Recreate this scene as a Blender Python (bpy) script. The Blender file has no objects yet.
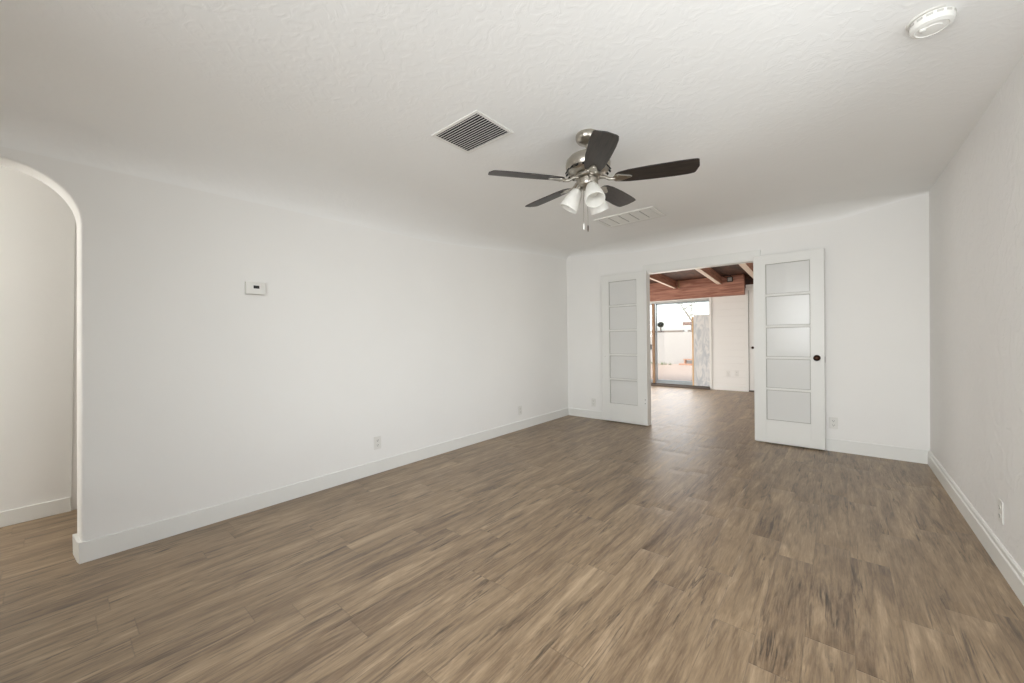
import bpy, bmesh, math, random
from mathutils import Vector, Matrix
random.seed(7)
C = bpy.context.scene.collection
S = bpy.context.scene
PI = math.pi

# ------------------------------------------------------------------ camera
f_px, yaw, pit, rol, CH = 386.86, .7020, -.0103, -.0154, 1.2
cy_, sy_ = math.cos(yaw), math.sin(yaw)
Fv = Vector((-sy_*math.cos(pit), cy_*math.cos(pit), math.sin(pit)))
R0 = Vector((cy_, sy_, 0)); U0 = R0.cross(Fv)
Rv = math.cos(rol)*R0 + math.sin(rol)*U0
Uv = -math.sin(rol)*R0 + math.cos(rol)*U0
cam_d = bpy.data.cameras.new('camera'); cam = bpy.data.objects.new('camera', cam_d); C.objects.link(cam)
cam_d.sensor_fit = 'HORIZONTAL'; cam_d.sensor_width = 36; cam_d.lens = f_px/1024*36
cam_d.clip_start = .02; cam_d.clip_end = 300
cam.matrix_world = Matrix((( Rv.x, Uv.x, -Fv.x, 0), (Rv.y, Uv.y, -Fv.y, 0), (Rv.z, Uv.z, -Fv.z, CH), (0, 0, 0, 1)))
S.camera = cam

# ------------------------------------------------------------------ colour management
vs = S.view_settings
S.display_settings.display_device = 'sRGB'
vs.view_transform = 'Standard'; vs.look = 'None'; vs.gamma = 1.0; vs.use_curve_mapping = False
vs.exposure = 0.07

# ------------------------------------------------------------------ sky, sun, slider daylight, added lamps and unseen windows
W = bpy.data.worlds.new('sky'); S.world = W; W.use_nodes = True
nt = W.node_tree; nt.nodes.clear()
sky = nt.nodes.new('ShaderNodeTexSky'); sky.sky_type = 'NISHITA'; sky.sun_disc = False
sky.sun_elevation = math.radians(48); sky.sun_rotation = math.radians(200); sky.dust_density = 2.5; sky.air_density = 1.0
hs = nt.nodes.new('ShaderNodeHueSaturation'); hs.inputs['Saturation'].default_value = .35
bg = nt.nodes.new('ShaderNodeBackground'); bg.inputs[1].default_value = .62
wo = nt.nodes.new('ShaderNodeOutputWorld')
nt.links.new(sky.outputs[0], hs.inputs['Color']); nt.links.new(hs.outputs[0], bg.inputs[0]); nt.links.new(bg.outputs[0], wo.inputs[0])

def lamp(name, kind, loc, direction, energy, color=(1, 1, 1), sx=1, sy=1):
    d = bpy.data.lights.new(name, kind); d.energy = energy; d.color = color
    o = bpy.data.objects.new(name, d); C.objects.link(o)
    if kind == 'AREA': d.shape = 'RECTANGLE'; d.size = sx; d.size_y = sy
    o.location = loc
    o.rotation_euler = Vector(direction).to_track_quat('-Z', 'Y').to_euler()
    return o
sun = lamp('sun', 'SUN', (0, 12, 8), (-.25, .75, -.75), .6, (1, .97, .93)); sun.data.angle = .01
fw = lamp('unseen_front_window_light', 'AREA', (-.55, -1.27, 1.5), (-.06, 1, -.03), 36, (.93, .97, 1), 1.7, 1.4); fw.data.spread = math.radians(112)  # unseen window; lamp placed and narrowed to even out the light
lamp('added_side_window_light', 'AREA', (.59, 1.45, 1.5), (-1, .5, .08), 27.5, (.93, .97, 1), 2.2, 1.4)  # added out of view to light the left wall and floor
lamp('added_hall_fill', 'AREA', (-3.8, -1.95, 1.5), (0, 1, 0), 23, (1, .99, .96), .8, 1.2)  # added lamp to brighten the hall, no window stands here
lamp('daylight_slider', 'AREA', (-3.25, 9.22, 1.05), (0, -1, -.1), 24, (1, .93, .84), 2.1, 1.8)
lamp('added_back_room_fill_left', 'AREA', (-4.52, 7.3, 1.35), (1, 0, -.35), 62, (1, .985, .96), 1.9, 1.3)  # added lamp lifting the back room, the wall here is solid
lamp('added_back_room_fill_right', 'AREA', (.86, 7.2, 1.35), (-1, 0, -.35), 32, (1, .985, .96), 1.9, 1.3)  # added lamp brightening the left jamb reveal and joist sides

# ------------------------------------------------------------------ materials
def lin(c): return tuple(((x/255+.055)/1.055)**2.4 if x/255 > .04045 else x/255/12.92 for x in c)
def mat(name, rgb, rough=.5, metal=0., bump=0., bscale=60, bdet=3, var=0., vscale=3, spec=.5, coat=0, bdist=.01, trans=0):
    m = bpy.data.materials.new(name); m.use_nodes = True; n = m.node_tree.nodes; l = m.node_tree.links
    b = n['Principled BSDF']; col = lin(rgb) + (1,)
    b.inputs['Base Color'].default_value = col; b.inputs['Roughness'].default_value = rough
    b.inputs['Metallic'].default_value = metal; b.inputs['Specular IOR Level'].default_value = spec
    b.inputs['Coat Weight'].default_value = coat
    if trans: b.inputs['Transmission Weight'].default_value = trans
    tc = n.new('ShaderNodeTexCoord')
    if bump:
        t = n.new('ShaderNodeTexNoise'); t.inputs['Scale'].default_value = bscale; t.inputs['Detail'].default_value = bdet
        l.new(tc.outputs['Object'], t.inputs['Vector'])
        bp = n.new('ShaderNodeBump'); bp.inputs['Strength'].default_value = bump; bp.inputs['Distance'].default_value = bdist
        l.new(t.outputs['Fac'], bp.inputs['Height']); l.new(bp.outputs[0], b.inputs['Normal'])
    if var:
        t2 = n.new('ShaderNodeTexNoise'); t2.inputs['Scale'].default_value = vscale; t2.inputs['Detail'].default_value = 4
        l.new(tc.outputs['Object'], t2.inputs['Vector'])
        mx = n.new('ShaderNodeMix'); mx.data_type = 'RGBA'
        mx.inputs[6].default_value = tuple(x*(1-var) for x in col[:3]) + (1,)
        mx.inputs[7].default_value = tuple(min(1, x*(1+var)) for x in col[:3]) + (1,)
        l.new(t2.outputs['Fac'], mx.inputs[0]); l.new(mx.outputs[2], b.inputs['Base Color'])
    return m

def trowel(name, rgb, strength, scale=9, dist=.004, fine=70):
    """painted plaster with trowel ridges and a fine sand tooth"""
    m = mat(name, rgb, .62, var=.018, vscale=2.2, spec=.35); n = m.node_tree.nodes; l = m.node_tree.links
    b = n['Principled BSDF']; tc = next(x for x in n if x.type == 'TEX_COORD')
    a = n.new('ShaderNodeTexNoise'); a.inputs['Scale'].default_value = scale; a.inputs['Detail'].default_value = 5; a.inputs['Distortion'].default_value = 1.6
    r = n.new('ShaderNodeMapRange'); r.inputs[1].default_value = .46; r.inputs[2].default_value = .62
    c = n.new('ShaderNodeTexNoise'); c.inputs['Scale'].default_value = fine; c.inputs['Detail'].default_value = 3
    ad = n.new('ShaderNodeMath'); ad.operation = 'MULTIPLY_ADD'; ad.inputs[1].default_value = .3
    l.new(tc.outputs['Object'], a.inputs[0]); l.new(tc.outputs['Object'], c.inputs[0])
    l.new(a.outputs['Fac'], r.inputs[0]); l.new(c.outputs['Fac'], ad.inputs[0]); l.new(r.outputs[0], ad.inputs[2])
    bp = n.new('ShaderNodeBump'); bp.inputs['Strength'].default_value = strength; bp.inputs['Distance'].default_value = dist
    l.new(ad.outputs[0], bp.inputs['Height']); l.new(bp.outputs[0], b.inputs['Normal'])
    return m

M = {}
M['wall'] = trowel('white_wall_plaster', (244, 242, 238), .10, 3.5, .003)
M['wall_right'] = trowel('stippled_wall_plaster', (241, 239, 236), .5, 8, .004, 60)
M['ceiling'] = trowel('ceiling_plaster', (247, 246, 243), .14, 13, .004, 45)
M['paint'] = mat('white_gloss_paint', (238, 237, 232), .36, bump=.12, bscale=25, var=.012, bdist=.003)
M['door_paint'] = mat('white_door_paint', (234, 233, 228), .40, bump=.15, bscale=18, var=.02, vscale=5, bdist=.003)
M['plastic'] = mat('white_plastic', (236, 234, 228), .35, spec=.5)
M['plate'] = mat('ivory_cover_plate', (231, 229, 223), .4)
M['socket'] = mat('socket_slot_dark', (70, 66, 60), .6)
M['soft_slot'] = mat('painted_over_slot', (150, 146, 138), .6)
M['lcd'] = mat('grey_display', (72, 82, 74), .15)
M['nickel'] = mat('brushed_nickel', (176, 170, 160), .28, 1.0, bump=.1, bscale=120, bdist=.001)
M['slot_grey'] = mat('shaded_plastic_slot', (196, 193, 186), .5)
M['bead'] = mat('shade_and_dust_bead', (172, 169, 160), .6, var=.15, vscale=15)  # grey paints the dark shade and dust lines at pane borders
M['bronze'] = mat('dark_bronze', (62, 42, 32), .3, .9)
M['black'] = mat('matt_black', (22, 21, 20), .6)
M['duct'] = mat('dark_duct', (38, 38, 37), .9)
M['strip'] = mat('pale_bounce_light', (240, 222, 204), .6, var=.1, vscale=12)  # light bounced off the floor, put into the joist underside colour

def wood(name, c1, c2, scale=(30, 2.5, 30), rough=.5, rings=2.5, bump=.1):
    m = mat(name, c1, rough); n = m.node_tree.nodes; l = m.node_tree.links; b = n['Principled BSDF']
    tc = next(x for x in n if x.type == 'TEX_COORD')
    mp = n.new('ShaderNodeMapping'); mp.inputs['Scale'].default_value = scale
    t = n.new('ShaderNodeTexNoise'); t.inputs['Scale'].default_value = 1; t.inputs['Detail'].default_value = 6; t.inputs['Distortion'].default_value = rings*.4
    cr = n.new('ShaderNodeValToRGB'); cr.color_ramp.elements[0].position = .35; cr.color_ramp.elements[1].position = .65
    cr.color_ramp.elements[0].color = lin(c1)+(1,); cr.color_ramp.elements[1].color = lin(c2)+(1,)
    l.new(tc.outputs['Object'], mp.inputs[0]); l.new(mp.outputs[0], t.inputs[0]); l.new(t.outputs['Fac'], cr.inputs[0]); l.new(cr.outputs[0], b.inputs['Base Color'])
    bp = n.new('ShaderNodeBump'); bp.inputs['Strength'].default_value = bump; bp.inputs['Distance'].default_value = .002
    l.new(t.outputs['Fac'], bp.inputs['Height']); l.new(bp.outputs[0], b.inputs['Normal'])
    return m
M['blade'] = wood('espresso_blade_wood', (24, 20, 18), (54, 46, 41), (6, 70, 70), .42)
M['beam'] = wood('red_brown_timber', (150, 98, 80), (198, 146, 124), (2, 16, 26), .6)
M['joist'] = wood('weathered_joist_timber', (128, 84, 64), (176, 128, 104), (22, 2, 22), .6)
M['deck'] = wood('dark_roof_boards', (58, 38, 28), (104, 66, 46), (9, 2.5, 9), .7)
M['threshold'] = mat('dark_door_track', (92, 80, 70), .5, var=.1, vscale=20)
M['stile_wood'] = wood('tan_jamb_timber', (150, 118, 88), (184, 150, 116), (20, 20, 3), .6)
M['alu'] = mat('grey_blue_aluminium', (158, 166, 170), .35, .6)
M['mill'] = mat('pale_aluminium', (188, 190, 186), .4, .3)
M['shiplap'] = mat('white_painted_boards', (240, 238, 233), .45, bump=.1, bscale=30, bdist=.003)

# frosted lamp glass
def frosted():
    m = bpy.data.materials.new('frosted_lamp_glass'); m.use_nodes = True; n = m.node_tree.nodes; l = m.node_tree.links
    b = n['Principled BSDF']; b.inputs['Base Color'].default_value = lin((246, 244, 238))+(1,); b.inputs['Roughness'].default_value = .35
    tr = n.new('ShaderNodeBsdfTranslucent'); tr.inputs[0].default_value = (.93, .92, .89, 1)
    mx = n.new('ShaderNodeMixShader'); mx.inputs[0].default_value = .45
    l.new(b.outputs[0], mx.inputs[1]); l.new(tr.outputs[0], mx.inputs[2]); l.new(mx.outputs[0], n['Material Output'].inputs[0])
    return m
M['frost'] = frosted()
def pane(name, tint, alpha, rough=.03, haze=(225, 224, 219)):
    m = bpy.data.materials.new(name); m.use_nodes = True; n = m.node_tree.nodes; l = m.node_tree.links
    n.remove(n['Principled BSDF'])
    t = n.new('ShaderNodeBsdfTransparent'); t.inputs[0].default_value = tint
    d = n.new('ShaderNodeBsdfDiffuse'); d.inputs[0].default_value = lin(haze)+(1,)
    g = n.new('ShaderNodeBsdfGlossy'); g.inputs['Roughness'].default_value = rough
    m1 = n.new('ShaderNodeMixShader'); m1.inputs[0].default_value = alpha
    l.new(t.outputs[0], m1.inputs[1]); l.new(d.outputs[0], m1.inputs[2])
    fr = n.new('ShaderNodeFresnel'); fr.inputs[0].default_value = 1.45
    m2 = n.new('ShaderNodeMixShader'); l.new(fr.outputs[0], m2.inputs[0]); l.new(m1.outputs[0], m2.inputs[1]); l.new(g.outputs[0], m2.inputs[2])
    l.new(m2.outputs[0], n['Material Output'].inputs[0])
    return m
M['door_glass'] = pane('cloudy_door_glass', (.93, .94, .93, 1), .93, .2, (231, 230, 226))
M['clear_glass'] = pane('clear_slider_glass', (.96, .97, .965, 1), .0)

def floor_mat():
    m = bpy.data.materials.new('vinyl_plank_floor'); m.use_nodes = True; n = m.node_tree.nodes; l = m.node_tree.links; b = n['Principled BSDF']
    def math_(op, a=None, c=None, clamp=False):
        x = n.new('ShaderNodeMath'); x.operation = op; x.use_clamp = clamp
        for i, v in enumerate((a, c)):
            if v is None: continue
            if isinstance(v, (int, float)): x.inputs[i].default_value = v
            else: l.new(v, x.inputs[i])
        return x.outputs[0]
    tc = n.new('ShaderNodeTexCoord')
    at = n.new('ShaderNodeAttribute'); at.attribute_name = 'plank'
    sep = n.new('ShaderNodeSeparateColor'); l.new(at.outputs['Color'], sep.inputs[0])
    tone, ox, oy = sep.outputs[0], sep.outputs[1], sep.outputs[2]
    offs = n.new('ShaderNodeCombineXYZ'); l.new(math_('MULTIPLY', ox, 37.), offs.inputs[0]); l.new(math_('MULTIPLY', oy, 53.), offs.inputs[1])
    add = n.new('ShaderNodeVectorMath'); add.operation = 'ADD'; l.new(tc.outputs['Object'], add.inputs[0]); l.new(offs.outputs[0], add.inputs[1])
    def noise(sc, scale=1, det=5, dis=0, rgh=.55):
        mp = n.new('ShaderNodeMapping'); mp.inputs['Scale'].default_value = sc; l.new(add.outputs[0], mp.inputs[0])
        t = n.new('ShaderNodeTexNoise'); t.inputs['Scale'].default_value = scale; t.inputs['Detail'].default_value = det
        t.inputs['Distortion'].default_value = dis; t.inputs['Roughness'].default_value = rgh
        l.new(mp.outputs[0], t.inputs[0]); return t.outputs['Fac']
    broad = noise((14, 1.5, 1), 1, 6, 1.0, .65)
    grain = noise((170, 9, 1), 1, 4, .3, .6)
    mott = noise((44, 5, 1), 1, 8, .8, .70)
    knots = noise((34, 2.3, 1), 1, 7, 1.8, .68)
    cr = n.new('ShaderNodeValToRGB'); e = cr.color_ramp.elements
    e[0].position = .35; e[0].color = lin((88, 68, 49))+(1,)
    e[1].position = .66; e[1].color = lin((184, 159, 129))+(1,)
    for p, c in ((.44, (122, 100, 76)), (.54, (151, 128, 100))):
        x = e.new(p); x.color = lin(c)+(1,)
    v = math_('ADD', math_('MULTIPLY', broad, .55), math_('ADD', math_('MULTIPLY', grain, .20), math_('MULTIPLY', mott, .25)))
    v = math_('ADD', v, math_('MULTIPLY', math_('SUBTRACT', tone, .5), .055))
    l.new(v, cr.inputs[0])
    # dark grain streaks
    kr = n.new('ShaderNodeMapRange'); kr.inputs[1].default_value = .50; kr.inputs[2].default_value = .66; l.new(knots, kr.inputs[0])
    mix = n.new('ShaderNodeMix'); mix.data_type = 'RGBA'; mask = n.new('ShaderNodeMapRange'); mask.inputs[1].default_value = .44; mask.inputs[2].default_value = .60; l.new(noise((7, 1.6, 1), 1, 3, .8), mask.inputs[0]); l.new(math_('MULTIPLY', math_('MULTIPLY', kr.outputs[0], mask.outputs[0]), .95), mix.inputs[0])
    l.new(cr.outputs[0], mix.inputs[6]); mix.inputs[7].default_value = lin((60, 46, 35))+(1,)
    # seams from the plank's own uv (metres)
    uv = n.new('ShaderNodeUVMap'); uv.uv_map = 'plank_uv'; su = n.new('ShaderNodeSeparateXYZ'); l.new(uv.outputs[0], su.inputs[0])
    def edge(c, size, w):
        d = math_('MINIMUM', c, math_('SUBTRACT', size, c)); r = n.new('ShaderNodeMapRange')
        r.inputs[1].default_value = 0; r.inputs[2].default_value = w; l.new(d, r.inputs[0]); return r.outputs[0]
    sm = math_('MINIMUM', edge(su.outputs[0], PW, .0022), edge(su.outputs[1], PL, .0030))
    mix2 = n.new('ShaderNodeMix'); mix2.data_type = 'RGBA'; l.new(math_('MULTIPLY', math_('SUBTRACT', 1., sm), .32), mix2.inputs[0])
    l.new(mix.outputs[2], mix2.inputs[6]); mix2.inputs[7].default_value = lin((66, 54, 44))+(1,)
    l.new(mix2.outputs[2], b.inputs['Base Color'])
    rr = n.new('ShaderNodeMapRange'); rr.inputs[3].default_value = .33; rr.inputs[4].default_value = .50; l.new(broad, rr.inputs[0]); l.new(rr.outputs[0], b.inputs['Roughness'])
    b.inputs['Specular IOR Level'].default_value = .95
    hh = math_('ADD', math_('MULTIPLY', sm, .35), math_('MULTIPLY', grain, .15))
    # a faint cupping of each plank towards its ends
    cup = math_('MULTIPLY', edge(su.outputs[1], PL, .09), 1.5)
    bp = n.new('ShaderNodeBump'); bp.inputs['Strength'].default_value = .9; bp.inputs['Distance'].default_value = .0018
    l.new(math_('ADD', hh, cup), bp.inputs['Height']); l.new(bp.outputs[0], b.inputs['Normal'])
    return m
PW, PL = .15, .9
M['floor'] = floor_mat()

# ------------------------------------------------------------------ mesh helpers
def box(bm, x0, x1, y0, y1, z0, z1, mx=None):
    vs_ = [bm.verts.new(p) for p in ((x0,y0,z0),(x1,y0,z0),(x1,y1,z0),(x0,y1,z0),(x0,y0,z1),(x1,y0,z1),(x1,y1,z1),(x0,y1,z1))]
    if mx is not None:
        for v in vs_: v.co = mx @ v.co
    fs = [bm.faces.new([vs_[i] for i in q]) for q in ((3,2,1,0),(4,5,6,7),(0,1,5,4),(1,2,6,5),(2,3,7,6),(3,0,4,7))]
    return vs_, fs
def lathe(bm, prof, seg=32, mx=None, cap=True):
    """prof: (radius, z) list"""
    rings = []
    for r, z in prof:
        ring = []
        for i in range(seg):
            a = 2*PI*i/seg; p = Vector((r*math.cos(a), r*math.sin(a), z))
            ring.append(bm.verts.new(mx @ p if mx is not None else p))
        rings.append(ring)
    for a, b in zip(rings, rings[1:]):
        for i in range(seg): bm.faces.new((a[i], a[(i+1)%seg], b[(i+1)%seg], b[i]))
    if cap:
        bm.faces.new(list(reversed(rings[0]))); bm.faces.new(rings[-1])
def tube(bm, pts, r, seg=8):
    pts = [Vector(p) for p in pts]; prev = None
    for i, p in enumerate(pts):
        d = (pts[min(i+1, len(pts)-1)] - pts[max(i-1, 0)]).normalized()
        q = d.to_track_quat('Z', 'Y').to_matrix()
        rr = r[i] if isinstance(r, (list, tuple)) else r
        ring = [bm.verts.new(p + q @ Vector((rr*math.cos(2*PI*k/seg), rr*math.sin(2*PI*k/seg), 0))) for k in range(seg)]
        if prev:
            for k in range(seg): bm.faces.new((prev[k], prev[(k+1)%seg], ring[(k+1)%seg], ring[k]))
        else: bm.faces.new(list(reversed(ring)))
        prev = ring
    bm.faces.new(prev)
def prism(bm, pts, axis, a, b):
    """extrude a 2D outline along an axis ('x','y','z') from a to b"""
    def P(u, v, w):
        return {'x': (w, u, v), 'y': (u, w, v), 'z': (u, v, w)}[axis]
    A = [bm.verts.new(P(u, v, a)) for u, v in pts]; B = [bm.verts.new(P(u, v, b)) for u, v in pts]
    n = len(pts); fs = [bm.faces.new(A), bm.faces.new(list(reversed(B)))]
    for i in range(n): fs.append(bm.faces.new((A[(i+1)%n], A[i], B[i], B[(i+1)%n])))
    bmesh.ops.recalc_face_normals(bm, faces=fs)
    return A, B
def obj(name, bm, m, parent=None, smooth=False, bevel=0, seg=2, loc=None):
    bmesh.ops.recalc_face_normals(bm, faces=bm.faces[:])
    me = bpy.data.meshes.new(name); bm.to_mesh(me); bm.free(); me.materials.append(m)
    if smooth:
        for p in me.polygons: p.use_smooth = True
        try: me.set_sharp_from_angle(angle=math.radians(38))
        except Exception: pass
    o = bpy.data.objects.new(name, me); C.objects.link(o)
    if parent: o.parent = parent
    if loc: o.location = loc
    if bevel:
        md = o.modifiers.new('bevel', 'BEVEL'); md.width = bevel; md.segments = seg; md.limit_method = 'ANGLE'
    return o
def boxo(name, b, m, parent=None, bevel=0, **k):
    bm = bmesh.new()
    for q in (b if isinstance(b[0], (tuple, list)) else [b]): box(bm, *q)
    return obj(name, bm, m, parent, bevel=bevel, **k)
def tag(o, label, cat, group=None):
    o['label'] = label; o['category'] = cat
    if group: o['group'] = group
    return o
def struct(o, label=None):
    o['kind'] = 'structure'
    if label: o['label'] = label
    return o
def thing(name, label, cat, loc=(0,0,0), rot=(0,0,0), group=None):
    o = bpy.data.objects.new(name, None); C.objects.link(o); o.location = loc; o.rotation_euler = rot; o.empty_display_size = .05
    return tag(o, label, cat, group)
def sroot(name, loc=(0,0,0), label=None, rz=0):
    o = bpy.data.objects.new(name, None); C.objects.link(o); o.location = loc; o.rotation_euler = (0,0,rz); o.empty_display_size = .05
    return struct(o, label)
def copy_tree(o, parent=None):
    c = o.copy(); C.objects.link(c); c.parent = parent
    for ch in list(o.children): copy_tree(ch, c)
    return c

# ------------------------------------------------------------------ room dimensions
XL, XR, YF, YB, ZC = -3.18, .6213, 5.076, -1.3, 2.45
WT = .162                       # left wall thickness
OX0, OX1, OZ = -1.955, -.705, 2.032   # doorway between the rooms
YG = YF + .09                   # far face of the far wall
Y2 = 9.30                       # back room's far wall

# ---- floor (planks)
known = {-5: 2.78, -6: 3.016, -3: 2.68, -1: 2.795, -4: 2.14, -2: 1.616, 1: 2.26, -7: 2.69}
bm = bmesh.new(); cl = bm.loops.layers.float_color.new('plank'); ul = bm.loops.layers.uv.new('plank_uv')
rf = random.Random(11)
for k in range(-37, 7):
    x0 = .04 + .15*k; ph = known.get(k, rf.random()*PL) % PL
    y = -2.2 - PL + ph - ((-2.2) % PL) ; y = math.floor((-2.2-ph)/PL)*PL + ph
    while y < 9.35:
        ya, yb = max(y, -2.2), min(y+PL, 9.35)
        if yb - ya > 1e-4:
            vv = [bm.verts.new(p) for p in ((x0,ya,0),(x0+PW,ya,0),(x0+PW,yb,0),(x0,yb,0))]
            fc = bm.faces.new(vv); c = (rf.random(), rf.random(), rf.random(), 1)
            for lp, u in zip(fc.loops, ((0,ya-y),(PW,ya-y),(PW,yb-y),(0,yb-y))): lp[cl] = c; lp[ul].uv = u
        y += PL
bmesh.ops.remove_doubles(bm, verts=bm.verts[:], dist=1e-5)
struct(obj('floor', bm, M['floor']), 'grey-brown wood plank floor running through the doorway')

# ---- ceiling with coved edges
def sm(t): t = max(0, min(1, t)); return t*t*(3-2*t)
def zceil(x, y):
    def dip(d, rx, rz):
        if d >= rx: return 0
        u = (rx-d)/rx; return rz*(1-math.sqrt(max(0, 1-u*u)))
    tl = 1 - .68*sm((y-2.2)/2.8)
    dl = dip(x-XL, .52*tl, .26*tl)
    tf = min(1, .35+.65*sm((x-XL)/1.2)) * (1 - .8*sm((x+.1)/.7))
    df = dip(YF-y, .28*tf, .13*tf)
    dr = .045*max(0, 1-(XR-x)/.6)**2*(1-sm((y-3.2)/1.8))
    return ZC - max(dl, df) - dr
def steps(a, b, n, edge_a, edge_b, w=.5, fn=26):
    s = set()
    for i in range(n+1): s.add(round(a+(b-a)*i/n, 5))
    for i in range(fn+1):
        t = (i/fn)**2*w
        if edge_a: s.add(round(a+t, 5))
        if edge_b: s.add(round(b-t, 5))
    return sorted(s)
xs = steps(XL, XR, 30, True, True); ys = steps(YB, YF, 44, False, True)
bm = bmesh.new(); g = [[bm.verts.new((x, y, zceil(x, y))) for y in ys] for x in xs]
for i in range(len(xs)-1):
    for j in range(len(ys)-1): bm.faces.new((g[i][j], g[i][j+1], g[i+1][j+1], g[i+1][j]))
o = obj('ceiling', bm, M['ceiling'], smooth=True); struct(o, 'textured white plaster ceiling with coved edges')
o.data.polygons.foreach_set('use_smooth', [True]*len(o.data.polygons))

# ---- left wall with the arched opening
JY, AZ = .105, 2.135
def arch_pts(y0, y1, rx, rz, top, n=14):
    pts = [(y1, 0), (y1, top-rz)]
    for i in range(1, n+1):
        a = PI/2*i/n; pts.append((y1-rx+rx*math.cos(a), top-rz+rz*math.sin(a)))
    for i in range(0, n+1):
        a = PI/2 + PI/2*i/n; pts.append((y0+rx+rx*math.cos(a), top-rz+rz*math.sin(a)))
    pts.append((y0, 0)); return pts
ap = arch_pts(-.98, JY, .27, .27, AZ)
outline = [(YF+.1, 0), (YF+.1, 2.62), (YB-.1, 2.62), (YB-.1, 0)] + list(reversed(ap))
bm = bmesh.new(); A, B = prism(bm, outline, 'x', XL-WT, XL)
for L in (A, B):
    for v in L[4:]:
        if v.co.y > -.3:
            v.co.y -= .0175*(1.87-min(1.87, v.co.z)) + (.011 if L is A else 0)
es = []
for L in (A, B):
    seq = L[4:]
    for a, b in zip(seq, seq[1:]):
        e = bm.edges.get((a, b)) or bm.edges.get((b, a))
        if e: es.append(e)
bmesh.ops.bevel(bm, geom=es, offset=.014, segments=3, affect='EDGES', profile=.5)
struct(obj('wall_left', bm, M['wall'], smooth=True), 'long white plaster wall with an arched opening')

# ---- far wall with the double doorway
prism_pts = [(XL-.16, 0), (XL-.16, 2.62), (XR+.16, 2.62), (XR+.16, 0), (OX1, 0), (OX1, OZ), (OX0, OZ), (OX0, 0)]
bm = bmesh.new(); prism(bm, prism_pts, 'y', YF, YG)
struct(obj('wall_far', bm, M['wall']), 'white end wall around the double doorway')

# ---- right wall with an added, unseen window opening that lights the room
bm = bmesh.new()
wy0, wy1, wz0, wz1 = .32, 2.58, .78, 2.22
box(bm, XR, XR+.14, YB-.1, wy0, 0, 2.62); box(bm, XR, XR+.14, wy1, YF+.02, 0, 2.62)
box(bm, XR, XR+.14, wy0, wy1, 0, wz0); box(bm, XR, XR+.14, wy0, wy1, wz1, 2.62)
bmesh.ops.remove_doubles(bm, verts=bm.verts[:], dist=1e-5)
struct(obj('wall_right', bm, M['wall_right']), 'white wall with coarse plaster on the right')
# ---- wall behind the camera
bm = bmesh.new()
vx0, vx1, vz0, vz1 = -1.32, .42, .78, 2.22
box(bm, XL-.16, vx0, YB-.14, YB, 0, 2.62); box(bm, vx1, XR+.14, YB-.14, YB, 0, 2.62)
box(bm, vx0, vx1, YB-.14, YB, 0, vz0); box(bm, vx0, vx1, YB-.14, YB, vz1, 2.62)
struct(obj('wall_behind', bm, M['wall']))
def window(name, axis, a0, a1, z0, z1, p, label):
    r = sroot(name, (0,0,0), label)
    t = .045; fr = []
    for lo, hi, zl, zh in ((a0, a0+t, z0, z1), (a1-t, a1, z0, z1), (a0, a1, z0, z0+t), (a0, a1, z1-t, z1), ((a0+a1)/2-.02, (a0+a1)/2+.02, z0, z1)):
        fr.append((lo, hi, p, p+.05, zl, zh) if axis == 'x' else (p, p+.05, lo, hi, zl, zh))
    boxo('window_frame', fr, M['paint'], r)
    boxo('pane', (a0+t, a1-t, p+.02, p+.026, z0+t, z1-t) if axis == 'x' else (p+.02, p+.026, a0+t, a1-t, z0+t, z1-t), M['clear_glass'], r)
window('window_unseen_1', 'x', vx0, vx1, vz0, vz1, YB-.12, 'wide unseen window behind the camera, placed for even light')
window('window_added_2', 'y', wy0, wy1, wz0, wz1, XR+.07, 'added window in the right wall beside the camera, for light')

# ---- hall beyond the arch
HX = -4.235
bm = bmesh.new(); vv, _ = box(bm, HX-.12, HX, -2.2, .060, 0, 2.62)
for v in vv:
    if v.co.y > 0 and v.co.z > 1: v.co.y += .07
struct(obj('wall_hall', bm, M['wall'], bevel=.004), 'white hall wall seen through the arch')
bm = bmesh.new(); box(bm, HX-.14, HX-.03, .062, 1.4, 0, 2.62)
box(bm, HX-.14, XL-WT, 1.3, 1.4, 0, 2.62); box(bm, HX-.14, XL, -2.25, -2.15, 0, 2.62)
box(bm, XL-WT-.1, XL-WT+.02, -2.2, YB-.05, 0, 2.62)
struct(obj('wall_hall_end', bm, M['wall']))
bm = bmesh.new(); box(bm, HX-.14, XL-WT+.02, -2.2, 1.4, 2.45, 2.5); struct(obj('ceiling_hall', bm, M['ceiling']))
struct(boxo('baseboard_hall', (HX, HX+.012, -2.15, .056, 0, .102), M['paint'], bevel=.003), 'white baseboard of the hall beyond the arch')
struct(boxo('trim_1', (HX-.03, HX-.004, .04, .35, 0, 2.45), M['wall'], bevel=.003))

# ---- baseboards of the room
def base_profile(t, hgt): return [(0, 0), (t, 0), (t, hgt-.003), (t-.003, hgt), (0, hgt)]
def baseboard(name, p0, p1, n, t=.011, hgt=.112, label=None, m=None):
    """swept board along p0->p1 on the wall, n = direction into the room"""
    bm = bmesh.new(); pr = base_profile(t, hgt); R = []
    for P in (p0, p1): R.append([bm.verts.new((P[0]+n[0]*u, P[1]+n[1]*u, v)) for u, v in pr])
    k = len(pr)
    for i in range(k): bm.faces.new((R[0][i], R[0][(i+1)%k], R[1][(i+1)%k], R[1][i]))
    bm.faces.new(R[0]); bm.faces.new(list(reversed(R[1])))
    return struct(obj(name, bm, m or M['paint']), label)
baseboard('baseboard_left', (XL, .066), (XL, YF-.012), (1, 0), label='white baseboard along the long left wall')
bm = bmesh.new(); prism(bm, [(XL+.0108, .0655), (XL+.0108, .09), (XL-WT, .09), (XL-WT-.006, .046), (XL-.02, .058)], 'z', 0, .116)
struct(obj('baseboard_arch', bm, M['paint'], bevel=.003), 'short baseboard return inside the arch')
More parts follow.
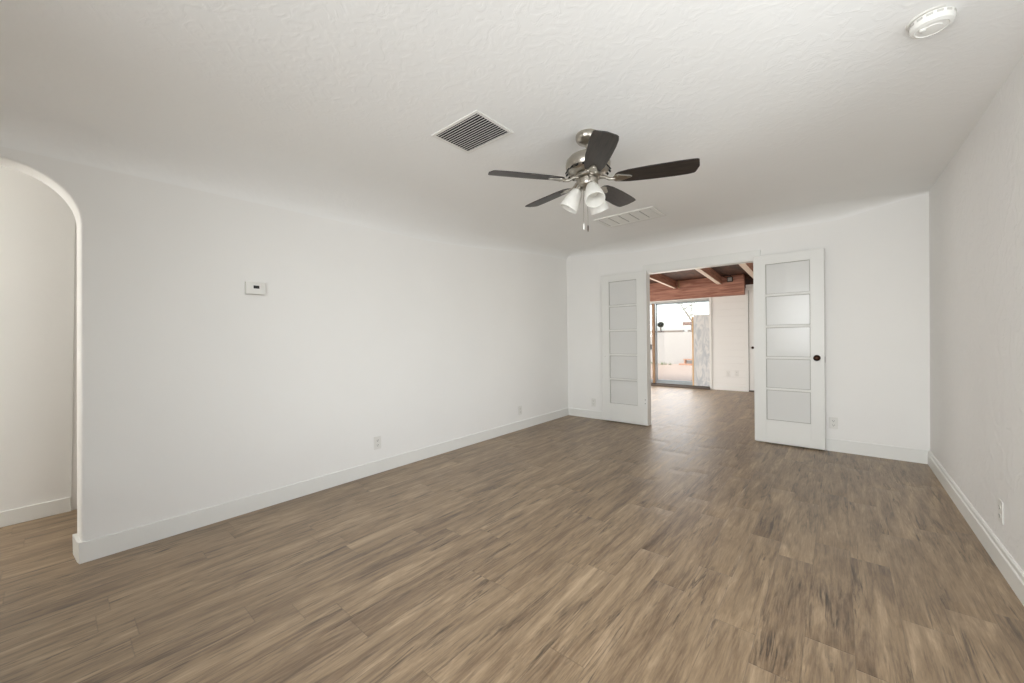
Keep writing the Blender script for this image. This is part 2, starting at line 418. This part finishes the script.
baseboard('baseboard_far_left', (XL+.012, YF), (OX0-.085, YF), (0, -1), label='white baseboard left of the double doors')
baseboard('baseboard_far_right', (OX1+.085, YF), (XR-.014, YF), (0, -1), hgt=.125, label='white baseboard right of the double doors')
bm = bmesh.new(); hb = .125
prism(bm, [(XR, 0), (XR-.016, 0), (XR-.016, hb-.035), (XR-.011, hb-.028), (XR-.011, hb-.008), (XR-.006, hb), (XR, hb)], 'y', YB, YF)
struct(obj('baseboard_right', bm, M['paint']), 'white stepped baseboard along the right wall')

# ---- door casing and jamb
bm = bmesh.new()
box(bm, OX0-.078, OX0+.004, YF-.018, YF, 0, 2.03)
box(bm, OX1-.004, OX1+.078, YF-.018, YF, 0, 2.03)
struct(obj('trim_2', bm, M['paint'], bevel=.003), 'white side casings of the double doorway')
struct(boxo('trim_3', (OX0-.03, OX1+.045, YF-.024, YF, 2.03, 2.128), M['paint'], bevel=.003), 'white head casing over the double doorway')
bm = bmesh.new()
box(bm, OX0-.002, OX0+.016, YF-.012, YG+.012, 0, OZ); box(bm, OX1-.016, OX1+.002, YF-.012, YG+.012, 0, OZ)
box(bm, OX0, OX1, YF-.012, YG+.012, OZ-.016, OZ+.002)
struct(obj('trim_4', bm, M['paint'], bevel=.002), 'white jamb lining inside the double doorway')

# ---- French doors folded back against the wall (local x from hinge to latch, +y towards the room is negative)
def french_door(name, x0, x1, y, rz, label, knob_side, stile_l=.113, stile_r=.113):
    Wd = x1-x0; z0, z1 = .018, 2.052; r = sroot(name, (x0, y, 0), label, rz)
    T = .035; gz0, gz1 = .262, 1.952; n = 5
    bm = bmesh.new()
    box(bm, 0, stile_l, -T, 0, z0, z1); box(bm, Wd-stile_r, Wd, -T, 0, z0, z1)
    obj('stile', bm, M['door_paint'], r, bevel=.003)
    bm = bmesh.new(); e = .0015
    box(bm, stile_l-e, Wd-stile_r+e, -T+.0006, -.0006, z0, gz0); obj('bottom_rail', bm, M['door_paint'], r, bevel=.002)
    bm = bmesh.new(); box(bm, stile_l-e, Wd-stile_r+e, -T+.0006, -.0006, gz1, z1-.001); obj('top_rail', bm, M['door_paint'], r, bevel=.002)
    ph = (gz1-gz0)/n
    for i in range(1, n):
        z = gz0+ph*i; bm = bmesh.new(); box(bm, stile_l-e, Wd-stile_r+e, -T+.004, -.004, z-.0125, z+.0125); obj('muntin', bm, M['door_paint'], r, bevel=.004)
    for i in range(n):
        a, b = gz0+ph*i+(.0125 if i else 0), gz0+ph*(i+1)-(.0125 if i < n-1 else 0)
        pn = boxo('pane', (stile_l-.001, Wd-stile_r+.001, -T*.5-.0015, -T*.5+.0015, a-.001, b+.001), M['door_glass'], r)
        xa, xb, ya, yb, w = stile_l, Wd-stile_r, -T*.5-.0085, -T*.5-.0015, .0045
        bd = boxo('pane_shade_bead', [(xa, xa+w, ya, yb, a, b), (xb-w, xb, ya, yb, a, b), (xa+w, xb-w, ya, yb, a, a+w), (xa+w, xb-w, ya, yb, b-w, b)], M['bead'], pn)
        bd['label'] = 'grey bead painting shade and dust at the pane border'
    return r, Wd, T
dl, Wl, T = french_door('door_1', -2.575, -1.925, YF-.028, 0, 'white five-pane glazed door folded back left of the doorway', 0, .118, .136)
boxo('latch_plate', (-.0016, .0008, -T*.8, -T*.2, .97, 1.03), M['bronze'], dl)
bm = bmesh.new(); lathe(bm, [(.004, 0), (.004, .003)], 12, Matrix.Translation((.055, -T-.0022, .912)) @ Matrix.Rotation(PI/2, 4, 'X')); obj('screw_hole', bm, M['soft_slot'], dl)
for z in (.35, .30):
    bm = bmesh.new(); lathe(bm, [(.005, 0), (.005, .003)], 12, Matrix.Translation((Wl-.03, -T+.0008, z)) @ Matrix.Rotation(PI/2, 4, 'X')); obj('screw_hole', bm, M['socket'], dl)
dr, Wr, T = french_door('door_2', -.722, -.110, YF-.028, math.radians(-1.2), 'white five-pane glazed door with bronze knob right of the doorway', 1, .113, .115)
bm = bmesh.new(); K = Matrix.Translation((Wr-.062, -T, .945)) @ Matrix.Rotation(PI/2, 4, 'X')
lathe(bm, [(.030, 0), (.030, .004), (.024, .008), (.012, .010), (.010, .028), (.019, .034), (.027, .046), (.028, .055), (.022, .064), (.010, .068)], 24, K)
kn = obj('door_knob', bm, M['bronze'], dr, smooth=True)
boxo('latch_plate', (Wr-.0008, Wr+.0016, -T*.85, -T*.15, .90, .96), M['bronze'], dr)

# ------------------------------------------------------------------ the back room
BX0, BX1 = -4.6, .9
bm = bmesh.new()
SX0, SX1, SZ = -4.35, -2.155, 2.0      # slider opening
DX0, DX1, DZ = -1.43, -.68, 2.06       # closed door opening
box(bm, BX0-.1, SX0, Y2, Y2+.12, 0, 2.5); box(bm, SX1, DX0, Y2, Y2+.12, 0, 2.5)
box(bm, SX0, SX1, Y2, Y2+.12, SZ, 2.5); box(bm, DX1, BX1+.1, Y2, Y2+.12, 0, 2.5); box(bm, DX0, DX1, Y2, Y2+.12, DZ, 2.5)
struct(obj('wall_back_room', bm, M['deck']), 'bare timber framing of the far room')
bm = bmesh.new(); bz0, bz1 = .9, 2.05
box(bm, BX0-.1, BX0, YG, Y2, 0, 2.6); box(bm, BX1, BX1+.1, YG, Y2, 0, 2.6)
struct(obj('wall_back_room_side', bm, M['wall']))
# shiplap panelling
bm = bmesh.new(); nb = 14; hh = 2.02/nb
for i in range(nb): box(bm, SX1+.02, DX0-.045, Y2-.022, Y2, i*hh+.0012, (i+1)*hh-.0012)
box(bm, SX1+.02, DX0-.045, Y2-.014, Y2, 0, 2.02)
struct(obj('wall_panelling', bm, M['shiplap'], bevel=.0015), 'white horizontal board panelling beside the sliding glass door')
struct(boxo('trim_5', (SX1-.012, SX1+.03, Y2-.05, Y2, 0, 2.02), M['paint'], bevel=.002), 'white corner strip between glass door and board panelling')
struct(boxo('trim_6', [(DX0-.055, DX0-.002, Y2-.036, Y2, 0, 2.10)], M['paint'], bevel=.002), 'white casing beside the closed white door')
struct(boxo('trim_7', [(DX0-.05, DX1+.1, Y2-.038, Y2, 2.10, 2.15), (DX0-.04, DX1+.1, Y2-.05, Y2, 2.152, 2.215)], M['paint'], bevel=.003), 'white stacked head casing over the closed white door')
struct(boxo('baseboard_back_room', (SX1+.03, DX0-.055, Y2-.034, Y2-.02, 0, .09), M['paint'], bevel=.002))
r = sroot('door_3', (0,0,0), 'plain closed white door in the far room')
boxo('leaf', (DX0+.004, DX1-.004, Y2-.012, Y2+.028, .03, DZ+.04), M['door_paint'], r, bevel=.002)
bm = bmesh.new(); lathe(bm, [(.022, 0), (.022, .004), (.009, .006), (.009, .03), (.022, .036), (.026, .048), (.018, .058)], 20, Matrix.Translation((DX0+.075, Y2-.012, .915)) @ Matrix.Rotation(PI/2, 4, 'X'))
obj('door_knob', bm, M['bronze'], r, smooth=True)
struct(boxo('trim_8', (DX0-.002, DX1, Y2-.03, Y2+.12, 0, .025), M['threshold']), 'dark strip painting the shaded gap beneath the closed white door')  # dark strip stands in for the shaded gap under the door

# sliding glass door
r = sroot('door_4', (0,0,0), 'sliding glass door looking out on a sunlit yard')
boxo('top_track', [(SX0, SX1, Y2-.02, Y2+.10, 1.955, SZ)], M['mill'], r, bevel=.002)
boxo('bottom_track', [(SX0, SX1, Y2-.14, Y2+.10, 0, .035), (SX0, SX1, Y2-.0, Y2+.012, .035, .052)], M['threshold'], r, bevel=.003)
boxo('side_jamb', [(SX0, SX0+.04, Y2-.02, Y2+.10, 0, SZ), (SX1-.012, SX1, Y2+.0, Y2+.10, 0, SZ)], M['mill'], r)
def leaf(x0, x1, y, bot, m_, st=.03):
    boxo('sash', [(x0, x0+st, y, y+.03, .052, 1.955), (x1-st, x1, y, y+.03, .052, 1.955), (x0+st, x1-st, y, y+.03, .052, bot), (x0+st, x1-st, y, y+.03, 1.925, 1.955)], m_, r, bevel=.002)
    boxo('pane', (x0+st-.002, x1-st+.002, y+.012, y+.017, bot-.002, 1.927), M['clear_glass'], r)
leaf(-3.372, SX1-.012, Y2+.055, .135, M['alu'], .026)
leaf(SX0+.04, -3.375, Y2+.012, .135, M['alu'], .026)
boxo('meeting_stile', (-3.432, -3.377, Y2-.028, Y2+.010, .052, 1.955), M['stile_wood'], r, bevel=.003)
boxo('handle', (-3.50, -3.455, Y2-.03, Y2+.012, .86, .98), M['black'], r, bevel=.004)
boxo('head_board', (SX0, SX1, Y2-.03, Y2, SZ-.008, 2.06), M['paint'], r)

# roof boards, joists, beam
bm = bmesh.new()
yb = YG
while yb < Y2+.4:
    box(bm, BX0-.1, BX1+.1, yb+.002, yb+.178, 2.425, 2.45); yb += .18
box(bm, BX0-.1, BX1+.1, YG, Y2+.4, 2.452, 2.47)
struct(obj('ceiling_back_room', bm, M['deck']), 'dark brown roof boards over the open joists')
bm = bmesh.new(); box(bm, BX0, -1.487, 9.13, Y2-.001, 2.012, 2.424)
tag(obj('timber_beam', bm, M['beam'], bevel=.004), 'large reddish-brown timber beam spanning above the sliding glass door', 'beam')
jl = ['rough ceiling joist at the left edge of the open doorway view', 'middle rough ceiling joist meeting the beam over the doorway', 'rough ceiling joist at the right top corner of the doorway view']
def joist(xa, ya, xb_, yb_, w, z0, label):
    d = Vector((xb_-xa, yb_-ya, 0)); L = d.length; a = math.atan2(-d.x, d.y)
    bm = bmesh.new(); box(bm, -w/2, w/2, 0, L, 0, 2.424-z0)
    o = obj('ceiling_joist', bm, M['joist'], loc=(xa, ya, z0)); o.rotation_euler = (0, 0, a)
    bm = bmesh.new(); box(bm, -w/2+.001, w/2-.001, 0, L, -.004, -.0002); e = obj('bounce_light_strip', bm, M['strip'], o); e['label'] = 'pale underside with floor bounce light in its colour'
    return tag(o, label, 'joist', 'open joists over the far room')
joist(-2.49, YG+.02, -2.845, 9.128, .055, 2.26, jl[0])
joist(-1.62, YG+.02, -1.93, 9.128, .075, 2.26, jl[1])
joist(-1.06, YG+.02, -1.25, Y2-.02, .095, 2.28, jl[2])
tag(boxo('post_stub', (-2.765, -2.735, 9.085, 9.128, 2.245, 2.424), M['stile_wood'], bevel=.002), 'short pale upright timber block where the left joist meets the beam', 'block')
tag(boxo('post_stub', (-1.925, -1.90, 9.085, 9.128, 2.262, 2.424), M['beam'], bevel=.002), 'short reddish upright timber block where the middle joist meets the beam', 'block')
r = thing('junction_box', 'small metal junction box with cable fixed to the timber beam', 'electrical box', (-1.73, 9.13, 2.34))
boxo('box_body', (-.05, .05, -.045, -.001, -.05, .05), M['black'], r, bevel=.003)
boxo('cover', (-.038, .038, -.049, -.0455, -.038, .038), M['mill'], r)
bm = bmesh.new(); tube(bm, [(-.05, -.03, .03), (-.1, -.03, .06), (-.12, -.06, .08)], .006); tube(bm, [(.02, -.02, .05), (.02, -.03, .07), (-.03, -.2, .08), (-.06, -.6, .078)], .006); obj('cable', bm, M['black'], r, smooth=True)

# ------------------------------------------------------------------ yard outside the glass
def patio_mat():
    return mat('pale_concrete', (152, 134, 120), .8, var=.05, vscale=1.5)
bm = bmesh.new(); box(bm, -30, 20, Y2+.12, 60, -.2, -.03); struct(obj('ground', bm, patio_mat()), 'sunlit pale concrete yard')
gw = struct(boxo('wall_garden', (-24, 6, 17, 17.2, -.03, 1.33), mat('cream_block_wall', (150, 146, 141), .8, bump=.2, bscale=8, var=.03)), 'cream garden wall beyond the yard')
for a, b in ((-6.08, -5.93), (-5.86, -5.0), (-4.80, -4.50), (-7.6, -6.2), (-4.42, -2.9)):
    boxo('cap', (a, b, 16.98, 17.22, 1.331, 1.40), M['threshold'], gw, bevel=.01)
def board_mat():
    m = mat('marbled_sheet', (205, 206, 204), .3); n = m.node_tree.nodes; l = m.node_tree.links
    tc = next(x for x in n if x.type == 'TEX_COORD'); t = n.new('ShaderNodeTexNoise'); t.inputs['Scale'].default_value = 3.2; t.inputs['Detail'].default_value = 6; t.inputs['Distortion'].default_value = 2.2
    mp = n.new('ShaderNodeMapping'); mp.inputs['Scale'].default_value = (2.2, 1, .8); mp.inputs['Rotation'].default_value = (0, .5, 0)
    cr = n.new('ShaderNodeValToRGB'); cr.color_ramp.elements[0].position = .38; cr.color_ramp.elements[1].position = .62
    cr.color_ramp.elements[0].color = lin((194, 198, 201))+(1,); cr.color_ramp.elements[1].color = lin((228, 227, 224))+(1,)
    l.new(tc.outputs['Object'], mp.inputs[0]); l.new(mp.outputs[0], t.inputs[0]); l.new(t.outputs['Fac'], cr.inputs[0]); l.new(cr.outputs[0], n['Principled BSDF'].inputs['Base Color'])
    return m
M['marble'] = board_mat()
tag(boxo('marbled_board', (-2.50, -2.175, Y2-.014, Y2+.011, .053, 1.64), M['marble'], bevel=.003), 'tall grey and white marbled board leaning in the right of the sliding door', 'board')
tag(boxo('timber_batten', (-2.535, -2.503, Y2-.012, Y2+.011, .053, 1.60), mat('pale_pine', (222, 186, 140), .6), bevel=.002), 'thin pale pine batten along the left edge of the marbled board', 'batten')
r = thing('timber_post', 'brown timber post with cross arm behind the garden wall', 'post', (-4.86, 17.6, -.03))
boxo('upright', (.04, .18, -.06, .06, 0, 1.64), M['deck'], r); boxo('cross_arm', (-.30, .22, -.07, .07, 1.64, 1.78), M['deck'], r)
om = mat('orange_timber', (150, 104, 76), .6)
tag(boxo('timber_plank', (-5.02, -4.5, 16.5, 16.64, -.029, .03), om, bevel=.004), 'orange-brown timber plank lying on the yard below the low bench', 'plank')
r = thing('low_bench', 'low orange timber bench against the cream garden wall', 'bench', (-4.68, 16.82, -.03))
boxo('seat', (-.24, .34, -.1, .1, .20, .235), om, r, bevel=.004)
for x in (-.18, .28): boxo('leg', (x-.03, x+.03, -.08, .08, 0, .19), om, r)
# foliage
leafm = mat('dry_green_leaves', (86, 96, 62), .7, var=.2, vscale=9); bark = mat('grey_brown_bark', (98, 84, 70), .9, bump=.4, bscale=20)
def tree(name, label, loc, hgt, crown, nl, spread, ls):
    r = thing(name, label, 'tree', loc); rr = random.Random(name+str(nl)); bm = bmesh.new()
    tube(bm, [(0,0,0), (0,0,hgt*.38), (-.45,.05,hgt*.6), (-.95,0,hgt*.85)], [.045,.04,.03,.02]); tips = []
    for i in range(10):
        a = rr.random()*2*PI; z0 = hgt*(.45+.4*rr.random()); e = Vector((-.85+math.cos(a)*spread*rr.uniform(.5,1), math.sin(a)*spread*.6, hgt*rr.uniform(.62, 1.0)))
        mid = Vector((e.x*.5, e.y*.5, (z0+e.z)/2+.1)); tube(bm, [(-.95*max(0,(z0/hgt-.38))/.47,0,z0), mid, e], [.016,.011,.006], 6); tips += [mid, e, (mid+e)/2]
    obj('trunk', bm, bark, r, smooth=True); bm = bmesh.new()
    for i in range(nl):
        t = rr.choice(tips) + Vector((rr.gauss(0, crown), rr.gauss(0, crown), rr.gauss(0, crown))); q = Matrix.Translation(t) @ Matrix.Rotation(rr.random()*6, 4, Vector((rr.random(), rr.random(), rr.random()+.1)).normalized())
        s = ls*rr.uniform(.6, 1.3); vv = [bm.verts.new(q @ Vector(p)) for p in ((-s,0,0),(0,-s*.4,.01),(s,0,0),(0,s*.4,.01))]; bm.faces.new(vv)
    obj('foliage', bm, leafm, r)
tree('yard_tree', 'sparse tree with thin leafy branches beyond the garden wall', (-4.95, 19.5, -.03), 3.3, .10, 260, .75, .05)
r = thing('round_shrub', 'small dark round shrub top showing above the garden wall', 'shrub', (-6.33, 18.2, -.03)); bm = bmesh.new()
tube(bm, [(0,0,0), (.02,0,.9), (0,0,1.6)], [.05,.04,.03]); obj('stem', bm, bark, r)
bm = bmesh.new(); rr = random.Random(3)
for i in range(420):
    v = Vector((rr.gauss(0,1), rr.gauss(0,1), rr.gauss(0,1))).normalized()*.12*rr.uniform(.7,1); q = Matrix.Translation(v+Vector((0,0,1.72))) @ Matrix.Rotation(rr.random()*6, 4, v.normalized())
    s = .05; vv = [bm.verts.new(q @ Vector(p)) for p in ((-s,0,0),(0,-s*.5,.01),(s,0,0),(0,s*.5,.01))]; bm.faces.new(vv)
obj('foliage', bm, mat('dark_green_leaves', (40, 44, 30), .7), r)
bm = bmesh.new(); rr = random.Random(5)
for i in range(60):
    x = rr.uniform(-.5, .45); y = rr.gauss(0, .06); L_ = rr.uniform(.04, .16)
    vv = [bm.verts.new(p) for p in ((x-.012, y, 0), (x+.012, y, 0), (x+rr.gauss(0,.05), y+rr.gauss(0,.05), L_))]; bm.faces.new(vv)
tag(obj('weed_patch', bm, leafm, loc=(-5.75, 16.4, -.03)), 'low green weeds growing from the concrete yard', 'weeds')

# ------------------------------------------------------------------ ceiling fan
FX, FY = -1.183, 2.152
fan = thing('ceiling_fan', 'brushed nickel ceiling fan with five dark wood blades and three frosted lamps', 'ceiling fan', (FX, FY, ZC))
zz = lambda z: 1.2+(z-1.2)*1.035-ZC if z < 2.3 else z-ZC
def fpart(name, prof, m, seg=40, parent=fan):
    bm = bmesh.new(); lathe(bm, [(r_, zz(z)) for r_, z in prof], seg); return obj(name, bm, m, parent, smooth=True)
fpart('canopy', [(.066, ZC), (.072, 2.442), (.073, 2.428), (.069, 2.412), (.058, 2.400), (.040, 2.390), (.022, 2.385), (.018, 2.383)], M['nickel'])
fpart('downrod', [(.0125, 2.386), (.0125, 2.31)], M['nickel'], 20)
fpart('coupling', [(.02, 2.330), (.026, 2.326), (.026, 2.315), (.03, 2.312)], M['nickel'], 24)
mh = fpart('motor_housing', [(.03, 2.317), (.055, 2.315), (.085, 2.308), (.112, 2.2999-.03), (.131, 2.250), (.137, 2.225), (.134, 2.202), (.121, 2.182), (.10, 2.170), (.07, 2.164)], M['nickel'], 48)
for i in range(20):
    a = 2*PI*i/20; q = Matrix.Rotation(a, 4, 'Z') @ Matrix.Translation((.1285, 0, zz(2.190))) @ Matrix.Rotation(math.radians(-38), 4, 'Y')
    bm = bmesh.new(); box(bm, -.003, .0035, -.007, .007, -.015, .015, q); obj('cooling_slot', bm, M['black'], mh)
fpart('flywheel', [(.075, 2.166), (.082, 2.160), (.082, 2.148), (.075, 2.144), (.04, 2.142)], M['nickel'])
fpart('switch_housing', [(.05, 2.145), (.060, 2.139), (.062, 2.110), (.058, 2.098), (.044, 2.086), (.02, 2.078)], M['nickel'])
# blades
def blade_outline():
    r0, r1 = .165, .622; up_, dn = [], []
    pts = [(r0, -.030), (r0+.02, -.046), (r0+.08, -.058), (r0+.2, -.066), (r1-.10, -.069), (r1-.03, -.067), (r1-.010, -.064), (r1-.002, -.056),
           (r1+.004, 0), (r1-.012, .050), (r1-.022, .060), (r1-.05, .066), (r1-.12, .069), (r0+.2, .066), (r0+.08, .058), (r0+.02, .046), (r0, .030)]
    return pts
def make_blade():
    bm = bmesh.new(); prism(bm, blade_outline(), 'z', -.003, .003); b = obj('blade', bm, M['blade'], fan, bevel=.0015)
    # blade iron: arm, medallion plate under the blade, three screws
    bm = bmesh.new()
    tube(bm, [(.070, 0, .016), (.10, 0, .012), (.13, 0, -.006), (.165, 0, -.010)], [.011, .010, .010, .009], 10)
    pl = [(.150, -.012), (.165, -.030), (.185, -.036), (.205, -.026), (.225, -.020), (.250, -.012), (.262, 0), (.250, .012), (.225, .020), (.205, .026), (.185, .036), (.165, .030), (.150, .012)]
    prism(bm, pl, 'z', -.010, -.0032)
    ir = obj('blade_iron', bm, M['nickel'], b, smooth=True, bevel=.0015)
    for x, y in ((.18, -.022), (.18, .022), (.238, 0)):
        bm = bmesh.new(); lathe(bm, [(.0045, -.0125), (.0055, -.0098)], 10, Matrix.Translation((x, y, 0))); obj('screw', bm, M['nickel'], b)
    return b
b0 = make_blade()
for i in range(5):
    b = b0 if i == 0 else copy_tree(b0, fan)
    a = math.radians(-125+72*i)
    dx, dy = math.cos(a), math.sin(a)
    slope = -.03*dx + .03*dy
    b.matrix_local = Matrix.Translation((0, 0, 2.162-ZC)) @ Matrix.Rotation(a, 4, 'Z') @ Matrix.Rotation(-math.atan(slope), 4, 'Y') @ Matrix.Rotation(math.radians(-12), 4, 'X')
# light kit
for i, a in enumerate((-42, 84, 206)):
    A_ = math.radians(a); q = Matrix.Rotation(A_, 4, 'Z') @ Matrix.Translation((.052, 0, zz(2.098))) @ Matrix.Rotation(math.radians(-29), 4, 'Y')
    bm = bmesh.new(); lathe(bm, [(.013, .02), (.014, -.012), (.024, -.016), (.027, -.034), (.025, -.038)], 20, q); hd = obj('lamp_holder', bm, M['nickel'], fan, smooth=True)
    prof = [(.024, -.020), (.032, -.026), (.041, -.048), (.049, -.080), (.056, -.112), (.060, -.138), (.059, -.146)]
    inner = [(r_-.0035, z) for r_, z in reversed(prof)]
    bm = bmesh.new(); lathe(bm, prof+inner, 32, q, cap=False); obj('lamp_shade', bm, M['frost'], fan, smooth=True)
    bm = bmesh.new(); lathe(bm, [(.012, -.036), (.014, -.05), (.022, -.064), (.026, -.080), (.022, -.094), (.009, -.100)], 20, q); obj('bulb', bm, M['frost'], fan, smooth=True)
for i, (px, py, L_, fob) in enumerate(((-.016, -.030, .235, 0), (.008, -.022, .25, 1))):
    bm = bmesh.new(); tube(bm, [(px, py, zz(2.10)), (px, py, zz(2.10)-L_)], .0014, 6)
    ch = obj('pull_chain', bm, M['nickel'], fan, smooth=True)
    bm = bmesh.new(); lathe(bm, [(.0015, 0), (.0035, -.005), (.004, -.03), (.002, -.04)], 12, Matrix.Translation((px, py, zz(2.10)-L_+.002)))
    fb = obj('fob', bm, M['bronze'] if fob else M['plastic'], ch, smooth=True)

# ------------------------------------------------------------------ ceiling vents, detector
def Zc(v): return v
def grille():
    x0, x1, y0, y1 = -1.905, -1.505, 1.512, 1.828
    r = thing('return_air_grille', 'square white return air grille with dark slots near the fan', 'vent', ((x0+x1)/2, (y0+y1)/2, ZC))
    hx, hy = (x1-x0)/2, (y1-y0)/2; w = .021
    bm = bmesh.new(); 
    for q in ((-hx, hx, -hy, -hy+w), (-hx, hx, hy-w, hy), (-hx, -hx+w, -hy+w, hy-w), (hx-w, hx, -hy+w, hy-w)): box(bm, *q, -.0065, -.001)
    obj('frame', bm, M['plastic'], r, bevel=.002)
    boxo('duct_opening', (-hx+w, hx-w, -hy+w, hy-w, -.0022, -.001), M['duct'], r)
    n = 14
    for i in range(n):
        y = -hy+w+(i+.5)*(2*hy-2*w)/n; q = Matrix.Translation((0, y, -.006)) @ Matrix.Rotation(math.radians(28), 4, 'X')
        bm = bmesh.new(); box(bm, -hx+w-.002, hx-w+.002, -.0050, .0050, -.0008, .0008, q); obj('louver', bm, M['plastic'], r)
grille()
def register():
    x0, x1, y0, y1 = -2.00, -1.365, 3.745, 4.125
    r = thing('supply_register', 'long white ceiling register with angled vanes toward the doorway', 'vent', ((x0+x1)/2, (y0+y1)/2, ZC))
    hx, hy = (x1-x0)/2, (y1-y0)/2; w = .04
    bm = bmesh.new()
    for q in ((-hx, hx, -hy, -hy+w), (-hx, hx, hy-w, hy), (-hx, -hx+w, -hy+w, hy-w), (hx-w, hx, -hy+w, hy-w)): box(bm, *q, -.014, -.001)
    obj('frame', bm, M['plastic'], r, bevel=.004)
    boxo('backing', (-hx+w, hx-w, -hy+w, hy-w, -.003, -.001), M['soft_slot'], r)
    for c in range(5):
        cx = -hx+w+(c+.5)*(2*hx-2*w)/5; hw = (2*hx-2*w)/10-.006
        for i in range(9):
            y = -hy+w+(i+.5)*(2*hy-2*w)/9; q = Matrix.Translation((cx, y, -.009)) @ Matrix.Rotation(math.radians(-14), 4, 'X')
            bm = bmesh.new(); box(bm, -hw, hw, -.0135, .0135, -.0008, .0008, q); obj('vane', bm, M['plastic'], r)
register()
sd = thing('smoke_detector', 'round white smoke detector on the ceiling', 'smoke detector', (.288, 2.272, ZC-.001), (0, 0, .9))
bm = bmesh.new(); lathe(bm, [(.073, 0), (.073, -.006), (.069, -.010)], 40); obj('mounting_plate', bm, M['plastic'], sd, smooth=True)
bm = bmesh.new(); lathe(bm, [(.056, -.009), (.063, -.013), (.0645, -.034), (.060, -.044), (.048, -.049), (.045, -.046), (.030, -.048), (.028, -.051), (.010, -.052)], 40); obj('cover', bm, M['plastic'], sd, smooth=True)
bm = bmesh.new()
for i in range(14):
    a = 2*PI*i/14; box(bm, -.0012, .0012, -.009, .009, -.004, .004, Matrix.Rotation(a, 4, 'Z') @ Matrix.Translation((.0636, 0, -.022)))
obj('vent_slot', bm, M['slot_grey'], sd)
bm = bmesh.new(); lathe(bm, [(.010, -.045), (.010, -.055), (.008, -.056)], 24, Matrix.Translation((-.03, .012, 0))); obj('test_button', bm, M['plastic'], sd, smooth=True)

# ------------------------------------------------------------------ thermostat
th = thing('thermostat', 'small white thermostat with a dark display on the left wall', 'thermostat', (XL, .928, 1.578))
boxo('housing', (.0005, .026, -.060, .060, -.043, .043), M['plastic'], th, bevel=.004)
boxo('display', (.0262, .0272, -.014, .022, -.003, .018), M['black'], th)
boxo('button', [(.0262, .0285, .033, .037, -.008, .022), (.0262, .0285, .043, .047, -.008, .022)], M['plate'], th, bevel=.001)
boxo('base_lip', (.0005, .020, -.061, .061, -.0455, -.0435), M['plate'], th)

# ------------------------------------------------------------------ outlets
def outlet(loc, rz, label, slot='socket', w=.07, hgt=.115):
    r = thing('wall_outlet', label, 'outlet', loc, (0, 0, rz), 'wall outlets')
    boxo('cover_plate', (-w/2, w/2, -.006, -.0005, -hgt/2, hgt/2), M['plate'], r, bevel=.003)
    for s in (-1, 1):
        bm = bmesh.new(); pts = [(.016*math.cos(t)*1.0, s*.0215+.0145*math.sin(t)) for t in [2*PI*i/20 for i in range(20)]]
        prism(bm, pts, 'y', -.0078, -.0055); sk = obj('socket', bm, M['plate'], r)
        boxo('slot', [(-.008, -.0055, -.0084, -.0076, s*.0215-.002, s*.0215+.007), (.0055, .008, -.0084, -.0076, s*.0215-.002, s*.0215+.007), (-.0025, .0025, -.0084, -.0076, s*.0215-.010, s*.0215-.005)], M[slot], sk)
    return r
outlet((XL, 1.86, .272), PI/2, 'white outlet low on the left wall, nearest the arch')
outlet((XL, 3.90, .25), PI/2, 'white outlet low on the left wall, nearest the far corner', 'soft_slot')
outlet((-.048, YF, .285), 0, 'white outlet low on the end wall beside the right glazed door')
outlet((-2.745, YF, .235), 0, 'white outlet low on the end wall beside the left glazed door', 'soft_slot')
outlet((XR, 3.065, .285), -PI/2, 'white outlet low on the right wall')
outlet((-1.812, Y2-.022, .352), 0, 'left outlet on the white board panelling of the far room')
outlet((-1.652, Y2-.022, .365), 0, 'right outlet on the white board panelling of the far room')
